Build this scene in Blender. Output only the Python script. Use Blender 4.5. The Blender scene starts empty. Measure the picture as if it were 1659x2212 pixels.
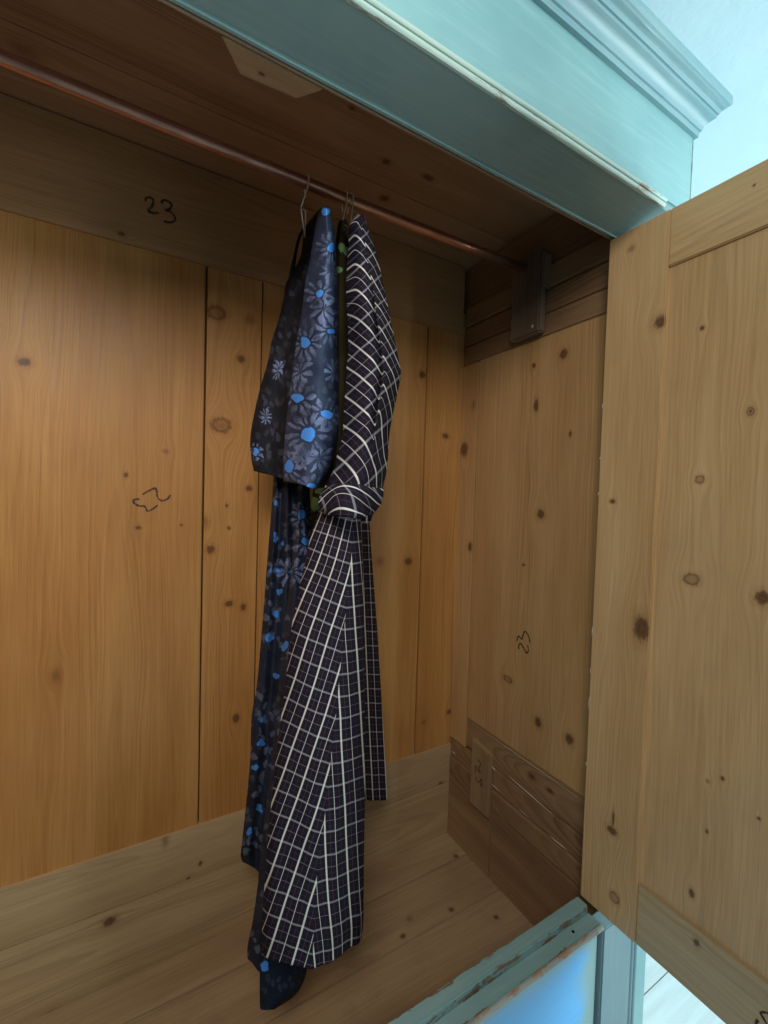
import bpy, bmesh, math, random
from mathutils import Vector, Matrix, noise as mnoise

scene = bpy.context.scene
random.seed(5)

# ------------------------------------------------------------------ camera
H = 1.45                                   # camera height above the room floor
YAW, PITCH, ROLL = 0.52514716, -0.03182129, -0.02972178
PW, PH, PF = 1659.0, 2212.0, 944.59        # tracing frame of the photograph and its focal length in that frame

def cam_axes():
    ca, sa = math.cos(YAW), math.sin(YAW); cb, sb = math.cos(PITCH), math.sin(PITCH)
    cc, sc = math.cos(ROLL), math.sin(ROLL)
    fwd = Vector((sa*cb, ca*cb, sb)); right = Vector((ca, -sa, 0)); down = fwd.cross(right)
    return right*cc + down*sc, -right*sc + down*cc, fwd
RIGHT, DOWN, FWD = cam_axes()
cam = bpy.data.cameras.new('camera'); co = bpy.data.objects.new('camera', cam)
scene.collection.objects.link(co)
m = Matrix((RIGHT, -DOWN, -FWD)).transposed().to_4x4(); m.translation = Vector((0, 0, H))
co.matrix_world = m
cam.sensor_fit = 'VERTICAL'; cam.sensor_height = 24.0; cam.lens = 24.0*PF/PH
cam.clip_start = 0.01; cam.clip_end = 100
scene.camera = co

# ------------------------------------------------------------------ light
w = bpy.data.worlds.new('World'); scene.world = w; w.use_nodes = True
w.node_tree.nodes['Background'].inputs[0].default_value = (0.60, 0.86, 1.0, 1)
w.node_tree.nodes['Background'].inputs[1].default_value = 0.19
def area(name, loc, target, sx, sy, power, col):
    l = bpy.data.lights.new(name, 'AREA'); l.shape = 'RECTANGLE'; l.size = sx; l.size_y = sy
    l.energy = power; l.color = col
    o = bpy.data.objects.new(name, l); scene.collection.objects.link(o)
    o.location = loc
    o.rotation_euler = (Vector(target)-Vector(loc)).to_track_quat('-Z', 'Y').to_euler()
    return o
lf = area('left_fill', (-0.48, -0.50, H+0.99), (0.30, 1.15, H-0.15), 0.8, 0.50, 7.6, (1.0, 0.94, 0.89))  # added fill lamp near the ceiling, standing in for bounced room light
lf.data.spread = math.radians(100)
area('right_fill', (2.3, -1.3, H+0.15), (1.9, 1.2, H+0.55), 1.2, 1.4, 74, (0.80, 0.95, 1.0))  # added unseen lamp to brighten ceiling, wall and cornice on the right
vs = scene.view_settings
vs.view_transform = 'Standard'; vs.look = 'None'; vs.exposure = 0.0; vs.gamma = 1.0

# ------------------------------------------------------------------ tracing helper: pixel of the photograph -> point on a plane of the place
def ray(px, py):
    return RIGHT*((px-PW/2)/PF) + DOWN*((py-PH/2)/PF) + FWD
def on(px, py, ax, val):
    d = ray(px, py); return d*(val/d[ax])

# ------------------------------------------------------------------ key dimensions (metres; x,y from the camera foot, z from the camera)
XW, XD, Y1, Y2, D = 0.956, 0.9085, 0.613, 0.506, 1.150
XL = -0.52                                  # inner face of the left side
XO = 1.020                                  # outer face of the right side
ZC, ZF = 0.765, -1.145                      # ceiling and floor of the inside

# ------------------------------------------------------------------ object helpers
ROOT = {}
def empty(name, loc, label=None, cat=None, group=None):
    o = bpy.data.objects.new(name, None); scene.collection.objects.link(o)
    o.location = (loc[0], loc[1], loc[2]+H); o.empty_display_size = 0.1
    ROOT[o.name] = Vector(loc)
    if label: o['label'] = label; o['category'] = cat
    if group: o['group'] = group
    return o
def base_of(o):
    while o.parent: o = o.parent
    return ROOT.get(o.name, Vector((0, 0, 0)))
def link(name, me, mat, parent=None):
    o = bpy.data.objects.new(name, me); scene.collection.objects.link(o)
    if mat: me.materials.append(mat)
    if parent:
        o.parent = parent
        me.transform(Matrix.Translation(-base_of(parent)))
    else:
        o.location = (0, 0, H)
    return o
def bm_obj(name, bm, mat, parent=None, smooth=False):
    me = bpy.data.meshes.new(name); bm.to_mesh(me); bm.free()
    for p in me.polygons: p.use_smooth = smooth
    return link(name, me, mat, parent)

def grain_uv(bm, g):
    uv = bm.loops.layers.uv.verify()
    for f in bm.faces:
        n = f.normal; k = max(range(3), key=lambda i: abs(n[i]))
        rest = [a for a in range(3) if a != g and a != k]
        if k == g:
            a, b = rest
        else:
            a, b = rest[0], g
        for l in f.loops:
            l[uv].uv = (l.vert.co[a], l.vert.co[b])

def board(name, xs, ys, zs, mat, parent=None, g=2, bev=0.0015, taper=None, cuts=0, wob=0.0):
    bm = bmesh.new()
    bmesh.ops.create_cube(bm, size=1.0)
    lo = Vector((min(xs), min(ys), min(zs))); hi = Vector((max(xs), max(ys), max(zs)))
    for v in bm.verts:
        v.co = Vector((lo[i] + (v.co[i]+0.5)*(hi[i]-lo[i]) for i in range(3)))
    if taper:
        for v in bm.verts: taper(v.co)
    if cuts:
        es = [e for e in bm.edges if abs((e.verts[0].co-e.verts[1].co)[g]) > 1e-4]
        bmesh.ops.subdivide_edges(bm, edges=es, cuts=cuts, use_grid_fill=True)
        if wob:
            for v in bm.verts:
                q = v.co.copy(); q[g] *= 4
                n = mnoise.noise_vector(q*1.7)*wob; n[g] = 0
                v.co += n
    if bev:
        es = [e for e in bm.edges if len(e.link_faces) == 2 and e.calc_face_angle(0) > 0.6]
        bmesh.ops.bevel(bm, geom=es, offset=bev, segments=2, affect='EDGES', clamp_overlap=True)
    bm.normal_update()
    grain_uv(bm, g)
    return bm_obj(name, bm, mat, parent)

def tube_bm(bm, pts, r, seg=10, caps=True):
    rings = []
    n = len(pts)
    prev = None
    for i, p in enumerate(pts):
        t = (pts[min(i+1, n-1)]-pts[max(i-1, 0)]).normalized()
        a = Vector((0, 0, 1)) if abs(t.z) < 0.9 else Vector((1, 0, 0))
        if prev is not None: a = prev
        x = (a - t*a.dot(t)).normalized(); y = t.cross(x); prev = x
        rr = r[i] if isinstance(r, (list, tuple)) else r
        rings.append([bm.verts.new(p + (x*math.cos(2*math.pi*k/seg) + y*math.sin(2*math.pi*k/seg))*rr) for k in range(seg)])
    for i in range(n-1):
        for k in range(seg):
            bm.faces.new((rings[i][k], rings[i][(k+1) % seg], rings[i+1][(k+1) % seg], rings[i+1][k]))
    if caps:
        bm.faces.new(rings[0][::-1]); bm.faces.new(rings[-1])
def tube(name, pts, r, mat, parent=None, seg=10):
    bm = bmesh.new(); tube_bm(bm, [Vector(p) for p in pts], r, seg)
    bmesh.ops.recalc_face_normals(bm, faces=bm.faces)
    return bm_obj(name, bm, mat, parent, True)

# ------------------------------------------------------------------ node helpers
class NT:
    def __init__(s, name):
        s.mat = bpy.data.materials.new(name); s.mat.use_nodes = True
        s.t = s.mat.node_tree; s.n = s.t.nodes
        s.bsdf = s.n['Principled BSDF']
    def new(s, typ, **kw):
        nd = s.n.new(typ)
        for k, v in kw.items(): setattr(nd, k, v)
        return nd
    def put(s, sock, v):
        if isinstance(v, bpy.types.NodeSocket): s.t.links.new(v, sock)
        elif v is not None:
            if isinstance(v, (tuple, list)) and len(v) == 3 and sock.type == 'RGBA': v = (*v, 1)
            sock.default_value = v
    def m(s, op, a, b=None, c=None, clamp=False):
        nd = s.new('ShaderNodeMath', operation=op); nd.use_clamp = clamp
        s.put(nd.inputs[0], a)
        if b is not None: s.put(nd.inputs[1], b)
        if c is not None: s.put(nd.inputs[2], c)
        return nd.outputs[0]
    def vm(s, op, a, b=None):
        nd = s.new('ShaderNodeVectorMath', operation=op)
        s.put(nd.inputs[0], a)
        if b is not None: s.put(nd.inputs[1], b)
        return nd.outputs['Value'] if op in ('LENGTH', 'DOT_PRODUCT') else nd.outputs[0]
    def mr(s, v, a, b, c=0.0, d=1.0, smooth=True):
        nd = s.new('ShaderNodeMapRange'); nd.interpolation_type = 'SMOOTHSTEP' if smooth else 'LINEAR'
        s.put(nd.inputs[0], v)
        for i, q in enumerate((a, b, c, d)): s.put(nd.inputs[i+1], q)
        return nd.outputs[0]
    def mix(s, f, a, b, typ='MIX'):
        nd = s.new('ShaderNodeMix', data_type='RGBA', blend_type=typ)
        s.put(nd.inputs[0], f); s.put(nd.inputs[6], a); s.put(nd.inputs[7], b)
        return nd.outputs[2]
    def noise(s, vec, scale=5.0, detail=2.0, rough=0.5, dist=0.0):
        nd = s.new('ShaderNodeTexNoise'); nd.inputs['Scale'].default_value = scale
        nd.inputs['Detail'].default_value = detail; nd.inputs['Roughness'].default_value = rough
        nd.inputs['Distortion'].default_value = dist
        if vec is not None: s.t.links.new(vec, nd.inputs['Vector'])
        return nd.outputs['Fac']
    def xyz(s, x, y, z=0.0):
        nd = s.new('ShaderNodeCombineXYZ')
        for i, q in enumerate((x, y, z)): s.put(nd.inputs[i], q)
        return nd.outputs[0]
    def sep(s, v):
        nd = s.new('ShaderNodeSeparateXYZ'); s.t.links.new(v, nd.inputs[0]); return nd.outputs
    def uv(s, name=''):
        nd = s.new('ShaderNodeUVMap')
        if name: nd.uv_map = name
        return nd.outputs[0]
    def bump(s, h, strength=0.3, dist=0.001, normal=None):
        nd = s.new('ShaderNodeBump'); nd.inputs['Strength'].default_value = strength
        nd.inputs['Distance'].default_value = dist
        s.put(nd.inputs['Height'], h)
        if normal is not None: s.t.links.new(normal, nd.inputs['Normal'])
        return nd.outputs[0]
    def finish(s, col, rough=0.5, normal=None, spec=0.5, **kw):
        s.put(s.bsdf.inputs['Base Color'], col); s.put(s.bsdf.inputs['Roughness'], rough)
        s.put(s.bsdf.inputs['Specular IOR Level'], spec)
        if normal is not None: s.t.links.new(normal, s.bsdf.inputs['Normal'])
        for k, v in kw.items(): s.put(s.bsdf.inputs[k], v)
        return s.mat

# ------------------------------------------------------------------ pine
def wood(name, light, dark, late, knots=(), u0=0.0, d0=0.03, slope=0.02, freq=150, seed=0.0, rough=0.42,
         late_amt=0.45, stain=0.0, spec=0.35):
    """knots: (u, v, ru, rv, kind) in the board's own metres; kind 0 = dark, 1 = ring, 2 = pale smudge"""
    k = NT(name)
    uv = k.uv(); u, v, _ = k.sep(uv)
    jit = k.noise(k.vm('MULTIPLY', uv, (160, 90, 1)), 1.0, 2.0)
    jit2 = k.noise(k.vm('MULTIPLY', k.vm('ADD', uv, (3.3+seed, 7.7, 0)), (160, 90, 1)), 1.0, 2.0)
    jv = k.xyz(k.m('MULTIPLY_ADD', jit, 0.9, -0.45), k.m('MULTIPLY_ADD', jit2, 0.9, -0.45))
    core = None; rings_ = None; halo = None; push = None; pale = None
    for (ku, kv, ru, rv, kind) in knots:
        q = k.vm('DIVIDE', k.vm('SUBTRACT', uv, (ku, kv, 0)), (ru, rv, 1))
        d = k.vm('LENGTH', k.vm('ADD', q, jv))
        if kind == 1:
            c = k.m('MULTIPLY', k.m('MAXIMUM', k.mr(k.m('ABSOLUTE', k.m('SUBTRACT', d, 0.95)), 0.05, 0.42, 1.0, 0.0), k.mr(d, 0.7, 1.0, 0.35, 0.0)), 0.62)
        elif kind == 2:
            c = k.m('MULTIPLY', k.mr(d, 0.2, 1.4, 1.0, 0.0), 0.38)
        else:
            c = k.mr(d, 0.62, 1.20, 0.92, 0.0)
            kq = k.m('MULTIPLY', c, k.m('MULTIPLY_ADD', k.m('SINE', k.m('MULTIPLY', d, 13.0)), 0.5, 0.5))
            rings_ = kq if rings_ is None else k.m('MAXIMUM', rings_, kq)
        core = c if core is None else k.m('MAXIMUM', core, c)
        h = k.mr(d, 0.8, 2.3, 1.0, 0.0)
        halo = h if halo is None else k.m('MAXIMUM', halo, h)
        q2 = k.vm('LENGTH', k.vm('DIVIDE', k.vm('SUBTRACT', uv, (ku, kv, 0)), (ru*5.0, max(rv, ru)*7.0, 1)))
        pw = k.mr(q2, 0.0, 1.0, 0.80, 0.0)
        p = k.m('MULTIPLY', k.m('SUBTRACT', u, ku), pw)
        push = p if push is None else k.m('ADD', push, p)
    un = u if push is None else k.m('SUBTRACT', u, push)
    # slow wander of the grain
    wv = k.xyz(k.m('MULTIPLY', u, 5.0), k.m('MULTIPLY', v, 1.1), seed)
    wander = k.m('MULTIPLY_ADD', k.noise(wv, 1.0, 2.0), 0.09, -0.045)
    wv2 = k.xyz(k.m('MULTIPLY', u, 30.0), k.m('MULTIPLY', v, 3.0), seed+9)
    w2 = k.m('MULTIPLY_ADD', k.noise(wv2, 1.0, 2.0), 0.012, -0.006)
    a = k.m('ADD', k.m('SUBTRACT', un, u0), k.m('ADD', wander, w2))
    b = k.m('MULTIPLY_ADD', v, slope, d0)
    r = k.m('SQRT', k.m('ADD', k.m('MULTIPLY', a, a), k.m('MULTIPLY', b, b)))
    irr = k.noise(k.xyz(k.m('MULTIPLY', r, 40.0), 0.0, seed), 1.0, 1.0)
    ph = k.m('FRACT', k.m('MULTIPLY_ADD', r, freq, k.m('MULTIPLY', irr, 5.0)))
    ring = k.m('MULTIPLY', k.mr(ph, 0.25, 0.86, 0.0, 1.0), k.mr(ph, 0.90, 1.0, 1.0, 0.0))
    bandv = k.noise(k.xyz(k.m('MULTIPLY', r, 22.0), k.m('MULTIPLY', v, 0.5), seed+4), 1.0, 2.0)
    ring = k.m('MULTIPLY', ring, k.mr(bandv, 0.34, 0.72, 0.12, 1.0))
    broad = k.noise(k.xyz(k.m('MULTIPLY', un, 9.0), k.m('MULTIPLY', v, 1.3), seed+2), 1.0, 3.0)
    fib = k.noise(k.xyz(k.m('MULTIPLY', un, 520.0), k.m('MULTIPLY', v, 9.0), seed), 1.0, 3.0, 0.65)
    fib2 = k.noise(k.xyz(k.m('MULTIPLY', un, 130.0), k.m('MULTIPLY', v, 3.0), seed+6), 1.0, 2.0, 0.6)
    col = k.mix(k.mr(broad, 0.3, 0.72), light, dark)
    col = k.mix(k.m('MULTIPLY', ring, late_amt), col, late)
    shade = k.m('ADD', k.mr(fib, 0.25, 0.75, 0.84, 1.10, False), k.m('ADD', k.mr(k.noise(uv, 700.0, 2.0, 0.7), 0.25, 0.75, -0.07, 0.07, False), k.mr(fib2, 0.25, 0.75, -0.085, 0.085, False)))
    col = k.mix(1.0, col, k.xyz(shade, shade, shade), 'MULTIPLY')
    dirt = k.noise(k.vm('MULTIPLY', uv, (7, 5, 1)), 1.0, 5.0, 0.65)
    col = k.mix(k.m('MULTIPLY', k.mr(dirt, 0.5, 0.8), 0.22+stain), col, (dark[0]*0.6, dark[1]*0.6, dark[2]*0.65))
    if halo is not None:
        col = k.mix(k.m('MULTIPLY', halo, 0.33), col, (late[0]*0.9, late[1]*0.75, late[2]*0.7))
        kc = k.mix(jit, (0.050, 0.017, 0.010), (0.110, 0.044, 0.020))
        if rings_ is not None: kc = k.mix(rings_, kc, (0.155, 0.066, 0.030))
        col = k.mix(k.m('MULTIPLY', core, 0.92), col, kc)
    hgt = k.m('ADD', k.m('MULTIPLY', fib, 0.6), k.m('MULTIPLY', ring, 0.5))
    sc = k.noise(k.vm('MULTIPLY', uv, (6, 2, 1)), 1.0, 2.0)
    nrm = k.bump(k.m('ADD', k.m('MULTIPLY', hgt, 0.25), k.m('MULTIPLY', sc, 2.0)), 0.35, 0.0012)
    ro = k.m('ADD', k.mr(fib2, 0.2, 0.8, -0.06, 0.06), rough)
    return k.finish(col, ro, nrm, spec)

def kb(px, py, r, rv=None, kind=0, ax=1, val=D, g=2):
    """knot seen at a pixel -> board metres (u across, v along the grain)"""
    p = on(px, py, ax, val); q = on(px+1.0, py, ax, val); q2 = on(px, py+1.0, ax, val)
    rest = [a for a in range(3) if a != ax and a != g][0]
    s1 = (q-p).length if g == 2 else (q2-p).length
    s2 = (q2-p).length if g == 2 else (q-p).length
    rr = rv or r
    if g == 2: return (p[rest], p[g], r*s1, rr*s2, kind)
    return (p[rest], p[g], rr*s1, r*s2, kind)

HON = dict(light=(0.540, 0.268, 0.082), dark=(0.430, 0.188, 0.050), late=(0.29, 0.098, 0.020))
FLR = dict(light=(0.420, 0.277, 0.148), dark=(0.325, 0.203, 0.103), late=(0.19, 0.11, 0.052))
BOT = dict(light=(0.500, 0.343, 0.182), dark=(0.410, 0.268, 0.133), late=(0.24, 0.135, 0.062))
TOP = dict(light=(0.440, 0.248, 0.112), dark=(0.350, 0.188, 0.080), late=(0.21, 0.105, 0.045))
PAL = dict(light=(0.500, 0.330, 0.165), dark=(0.400, 0.250, 0.115), late=(0.27, 0.150, 0.062))
DOOR = dict(light=(0.700, 0.447, 0.214), dark=(0.605, 0.362, 0.158), late=(0.36, 0.190, 0.070))
SIDE = dict(light=(0.565, 0.335, 0.142), dark=(0.470, 0.259, 0.101), late=(0.28, 0.140, 0.050))
OLD = dict(light=(0.370, 0.220, 0.105), dark=(0.250, 0.140, 0.066), late=(0.14, 0.062, 0.026))
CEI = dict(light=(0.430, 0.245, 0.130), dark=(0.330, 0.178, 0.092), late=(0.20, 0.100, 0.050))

# ------------------------------------------------------------------ worn teal paint
def paint(name, base=(0.260, 0.475, 0.470), wear=0.0, wear_axis=None, seed=0.0, rough=0.38, streak=(3, 60, 1), edge=None, bare=(0.42, 0.27, 0.15), cv_=(1, 1, 1)):
    k = NT(name)
    tc = k.new('ShaderNodeTexCoord').outputs['Object']
    p = k.vm('ADD', tc, (seed, seed*0.7, seed*1.3))
    big = k.noise(p, 5.0, 3.0, 0.6)
    st = k.noise(k.vm('MULTIPLY', p, streak), 6.0, 3.0, 0.6)
    b2 = (base[0]*0.80, base[1]*0.86, base[2]*0.90); b3 = (min(1, base[0]*1.22), min(1, base[1]*1.12), min(1, base[2]*1.10))
    col = k.mix(k.mr(big, 0.3, 0.7), b2, base)
    col = k.mix(k.m('MULTIPLY', k.mr(st, 0.45, 0.75), 0.6), col, b3)
    fine = k.noise(p, 160.0, 3.0, 0.7)
    sp = k.mr(fine, 0.72, 0.80)
    col = k.mix(k.m('MULTIPLY', sp, 0.35), col, (base[0]*0.45, base[1]*0.5, base[2]*0.5))
    chip = k.noise(k.vm('MULTIPLY', p, cv_), 38.0, 5.0, 0.7)
    ch2 = k.noise(k.vm('MULTIPLY', p, (4, 22, 22)), 4.0, 4.0, 0.65)
    amt = k.m('ADD', k.m('MULTIPLY', chip, 0.5), k.m('MULTIPLY', ch2, 0.5))
    if edge is not None:                      # (axis, value, reach): paint rubbed through along an edge of the piece
        for ax, val, reach in edge:
            dd = k.m('ABSOLUTE', k.m('SUBTRACT', k.sep(tc)[ax], val))
            amt = k.m('ADD', amt, k.mr(dd, 0.0, reach, 0.20, 0.0))
    thr = 0.72-wear
    ms = k.mr(amt, thr, thr+0.05)
    bw = k.mix(k.noise(p, 25.0, 3.0), bare, (bare[0]*0.35, bare[1]*0.33, bare[2]*0.35))
    col = k.mix(ms, col, bw)
    hgt = k.m('ADD', k.m('MULTIPLY', st, 0.5), k.m('MULTIPLY', k.m('SUBTRACT', 1.0, ms), 0.6))
    return k.finish(col, k.m('ADD', k.mr(big, 0.2, 0.8, -0.05, 0.08), rough), k.bump(hgt, 0.4, 0.0008), 0.5)

T_FRIEZE = paint('teal_paint_frieze', streak=(1.0, 1, 14), seed=1.0)
T_UNDER = paint('teal_paint_underside', edge=((1, Y2-0.85, 0.006),), base=(0.245, 0.365, 0.355), streak=(1, 20, 1), seed=2.0)
T_CROWN = paint('teal_paint_crown', base=(0.250, 0.420, 0.440), wear=0.03, streak=(1, 14, 14), seed=3.0)
T_BEAD = paint('rubbed_bead_paint', base=(0.46, 0.60, 0.52), wear=0.17, streak=(1, 30, 30), seed=4.0, bare=(0.40, 0.35, 0.22), cv_=(0.12, 1, 1))
T_LIP = paint('pale_teal_lip_paint', base=(0.30, 0.46, 0.44), wear=0.05, streak=(1, 30, 30), seed=5.0)
T_BASE = paint('worn_teal_base_paint', base=(0.275, 0.425, 0.405), wear=0.028, streak=(1, 18, 18), seed=6.0, edge=((1, 0.614-0.85, 0.014), (1, 0.586-0.85, 0.006), (1, 0.556-0.85, 0.008)), bare=(0.30, 0.22, 0.13))
T_POST = paint('teal_paint_post', base=(0.175, 0.275, 0.300), wear=0.0, streak=(20, 20, 1), seed=7.0)
T_OUT = paint('teal_paint_outside', seed=8.0)
T_BARE = paint('rubbed_base_bead', base=(0.42, 0.45, 0.42), wear=0.22, streak=(1, 30, 30), seed=9.0, bare=(0.62, 0.40, 0.25))

# ------------------------------------------------------------------ wardrobe
ward = empty('wardrobe', (0.25, 0.85, -1.45), 'old pine wardrobe with worn teal paint outside, standing open with its door swung out', 'wardrobe')

# --- back wall: planks between a top rail and a bottom rail
kn1 = [kb(52, 782, 14, 9), kb(272, 1026, 5, 6), kb(298, 1140, 6, 4), kb(358, 975, 6, 4, 2), kb(392, 1134, 3, 3), kb(120, 1460, 10, 14, 2)]
kn2 = [kb(521, 775, 8, 9), kb(478, 918, 19, 14, 1), kb(478, 920, 10, 8, 2), kb(467, 675, 18, 13, 1), kb(440, 1127, 9, 10, 2), kb(455, 1187, 9, 9), kb(540, 690, 9, 9, 2),
       kb(495, 1141, 4, 4), kb(490, 1092, 3, 4), kb(495, 1304, 9, 7), kb(526, 1312, 6, 8), kb(538, 1055, 7, 6), kb(510, 1552, 7, 10)]
kn3 = [kb(882, 1213, 8, 8), kb(820, 1213, 8, 8, 2), kb(912, 809, 7, 8), kb(760, 1400, 8, 8)]
kn4 = [kb(962, 942, 7, 6), kb(970, 1537, 5, 5), kb(915, 1560, 4, 4, 2)]
M1 = wood('honey_pine_wide', **HON, knots=kn1, u0=-0.03, d0=0.035, slope=0.035, freq=115, seed=1.0, late_amt=0.36)
M2 = wood('honey_pine_knotty', **HON, knots=kn2, u0=0.30, d0=0.03, slope=0.02, freq=140, seed=2.4, late_amt=0.36)
M3 = wood('honey_pine_behind', **HON, knots=kn3, u0=0.70, d0=0.02, slope=0.03, freq=135, seed=3.1, late_amt=0.45)
M4 = wood('honey_pine_corner', **HON, knots=kn4, u0=0.95, d0=0.02, slope=0.01, freq=140, seed=4.7, late_amt=0.4)
M0 = wood('honey_pine_left', **HON, u0=-0.45, d0=0.03, slope=0.03, freq=120, seed=5.7)
ZT, ZB = 0.545, -0.832
def groove_left(c):
    if c.z < 0 and c.x > 0.1: c.x += 0.0030
board('back_plank', (XL-0.01, -0.262), (D, D+0.016), (-0.90, 0.62), M0, ward)
board('back_plank', (-0.2600, 0.1500), (D, D+0.016), (-0.90, 0.62), M1, ward, taper=groove_left)
board('back_plank', (0.1560, 0.2865), (D+0.001, D+0.017), (-0.90, 0.62), M2, ward)
board('back_plank', (0.2895, 0.8065), (D, D+0.016), (-0.90, 0.62), M3, ward)
board('back_plank', (0.8105, XW+0.02), (D-0.001, D+0.016), (-0.90, 0.62), M4, ward)
MR = wood('pine_top_rail', **TOP, knots=[kb(262, 505, 8, 5, 0, 1, D-0.008, 0), kb(560, 640, 6, 5, 2, 1, D-0.008, 0)], u0=0.70, d0=0.03, slope=0.05, freq=120, seed=6.0, late_amt=0.4)
rail_top = board('back_rail', (XL, XW-0.012), (D-0.008, D+0.03), (ZT, 0.7648), MR, ward, g=0)
kr = [kb(357, 1815, 6, 12, 2, 1, D-0.006, 0), kb(433, 1865, 4, 5, 0, 1, D-0.006, 0), kb(945, 1755, 4, 14, 0, 1, D-0.006, 0), kb(952, 1694, 5, 5, 0, 1, D-0.006, 0),
      kb(407, 1898, 4, 4, 0, 1, D-0.006, 0)]
MRB = wood('pine_bottom_rail', **BOT, knots=kr, u0=-0.86, d0=0.02, slope=0.06, freq=70, seed=7.3, late_amt=0.3)
board('back_rail', (XL, XW), (D-0.006, D+0.03), (-0.962, ZB), MRB, ward, g=0)
MRC = wood('pine_skirting', **BOT, knots=[kb(237, 1990, 13, 9, 0, 1, D-0.004, 0), kb(110, 2190, 16, 7, 2, 1, D-0.004, 0)], u0=-1.06, d0=0.02, slope=0.05, freq=60, seed=8.3, late_amt=0.35)
board('back_rail', (XL, XW), (D-0.0045, D+0.03), (ZF-0.02, -0.9625), MRC, ward, g=0)
board('back_cover', (XL-0.06, XO), (D+0.03, D+0.036), (ZF-0.02, 0.80), M0, ward)

# --- ceiling
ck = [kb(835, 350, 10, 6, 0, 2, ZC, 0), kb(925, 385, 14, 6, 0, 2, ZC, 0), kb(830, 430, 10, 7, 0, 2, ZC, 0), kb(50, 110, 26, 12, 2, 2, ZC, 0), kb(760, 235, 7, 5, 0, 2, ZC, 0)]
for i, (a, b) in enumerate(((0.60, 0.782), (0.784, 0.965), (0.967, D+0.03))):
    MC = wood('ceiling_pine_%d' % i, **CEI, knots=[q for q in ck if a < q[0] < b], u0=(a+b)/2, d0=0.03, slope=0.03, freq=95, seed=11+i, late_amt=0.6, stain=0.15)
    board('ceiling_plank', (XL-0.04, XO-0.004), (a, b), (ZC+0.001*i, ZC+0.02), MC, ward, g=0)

# --- floor of the inside
fk = [kb(1038, 1852, 6, 5, 0, 2, ZF, 0), kb(985, 1850, 5, 4, 0, 2, ZF, 0), kb(975, 1965, 6, 5, 0, 2, ZF, 0), kb(870, 2022, 6, 5, 0, 2, ZF, 0), kb(690, 2060, 24, 8, 2, 2, ZF, 0), kb(885, 1985, 6, 5, 2, 2, ZF, 0), kb(1072, 1982, 5, 4, 0, 2, ZF, 0)]
ys = [0.60, 0.735, 0.90, 1.045, D+0.01]
for i in range(4):
    a, b = ys[i], ys[i+1]
    MF = wood('floor_pine_%d' % i, **FLR, knots=[q for q in fk if a < q[0] < b], u0=a+0.02, d0=0.02, slope=0.04, freq=60, seed=15+i, late_amt=0.35, stain=0.3, rough=0.6)
    board('floor_plank', (XL-0.01, XW+0.01), (a+0.0008, b-0.0008), (ZF-0.02, ZF+0.0006*(i % 2)), MF, ward, g=0)

# --- right side: framed panel, rough rails below, rails above
sk = dict(ax=0, val=XW)
SP = wood('side_panel_pine', **SIDE, knots=[kb(1217, 765, 8, 11, **sk), kb(1158, 876, 5, 13, **sk), kb(1168, 1111, 8, 10, **sk), kb(1131, 1220, 3, 3, **sk), kb(1232, 937, 3, 7, **sk),
          kb(1097, 1467, 8, 6, 1, **sk), kb(1162, 1560, 7, 11, **sk), kb(1230, 1597, 8, 12, **sk), kb(1153, 790, 4, 6, 0, **sk)], u0=0.87, d0=0.015, slope=0.022, freq=120, seed=21.0, late_amt=0.42)
SS = wood('side_stile_pine', **SIDE, knots=[kb(1004, 971, 8, 16, **sk), kb(1017, 1181, 5, 10, **sk), kb(1024, 875, 4, 7, 2, **sk)], u0=1.20, d0=0.02, slope=0.01, freq=140, seed=22.0)
side_panel = board('side_panel', (XW, XW+0.02), (0.60, 1.0700), (-0.76, 0.50), SP, ward)
board('side_stile', (XW-0.0025, XW+0.02), (1.0735, D+0.001), (-0.808, 0.444), SS, ward)
RG = [wood('rough_rail_pine_%d' % i, **OLD, u0=-0.75-0.07*i, d0=0.02, slope=0.09, freq=150, seed=25+i*1.7, late_amt=0.7, stain=0.3, rough=0.6,
           knots=([(-0.748, 0.80, 0.006, 0.010, 0), (-0.752, 0.74, 0.006, 0.012, 0)] if i == 0 else [])) for i in range(3)]
def sag(c):
    if c.y < 0.8 and c.z > -0.9: c.z -= 0.006
board('side_rail', (XW-0.001, XW+0.02), (0.60, D-0.080), (-0.8000, -0.700), RG[0], ward, g=1, taper=sag, bev=0.003, cuts=10, wob=0.0014)
board('side_rail', (XW-0.003, XW+0.02), (0.60, 0.9435), (-0.8660, -0.8030), RG[1], ward, g=1, taper=sag, bev=0.003, cuts=10, wob=0.0016)
board('side_rail', (XW-0.006, XW+0.02), (0.60, 0.9435), (-0.9300, -0.8700), RG[2], ward, g=1, taper=sag, bev=0.002, cuts=10, wob=0.0012)
board('side_rail', (XW-0.002, XW+0.02), (1.0310, D-0.004), (-0.8720, -0.8120), RG[1], ward, g=1, bev=0.003, cuts=6, wob=0.0014)
board('side_rail', (XW-0.004, XW+0.02), (0.9445, D-0.004), (ZF, -0.9325), RG[2], ward, g=1, bev=0.002)
board('side_rail', (XW-0.003, XW+0.02), (0.60, 0.9440), (ZF, -0.9345), RG[2], ward, g=1, bev=0.002)
board('side_rail', (XW-0.005, XW+0.02), (1.0310, D-0.004), (-0.9315, -0.8735), RG[2], ward, g=1, bev=0.002)
BLK = wood('batten_pine', light=(0.36, 0.235, 0.115), dark=(0.27, 0.165, 0.078), late=(0.16, 0.085, 0.04), u0=0.99, d0=0.01, slope=0.05, freq=150, seed=31, late_amt=0.5, stain=0.2)
def chamf(c):
    if c.z > -0.8 and c.y < 1.0: c.z -= 0.012
batten = board('side_batten', (XW-0.014, XW+0.01), (0.9465, 1.0290), (-0.960, -0.752), BLK, ward, taper=chamf, bev=0.003)
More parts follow.
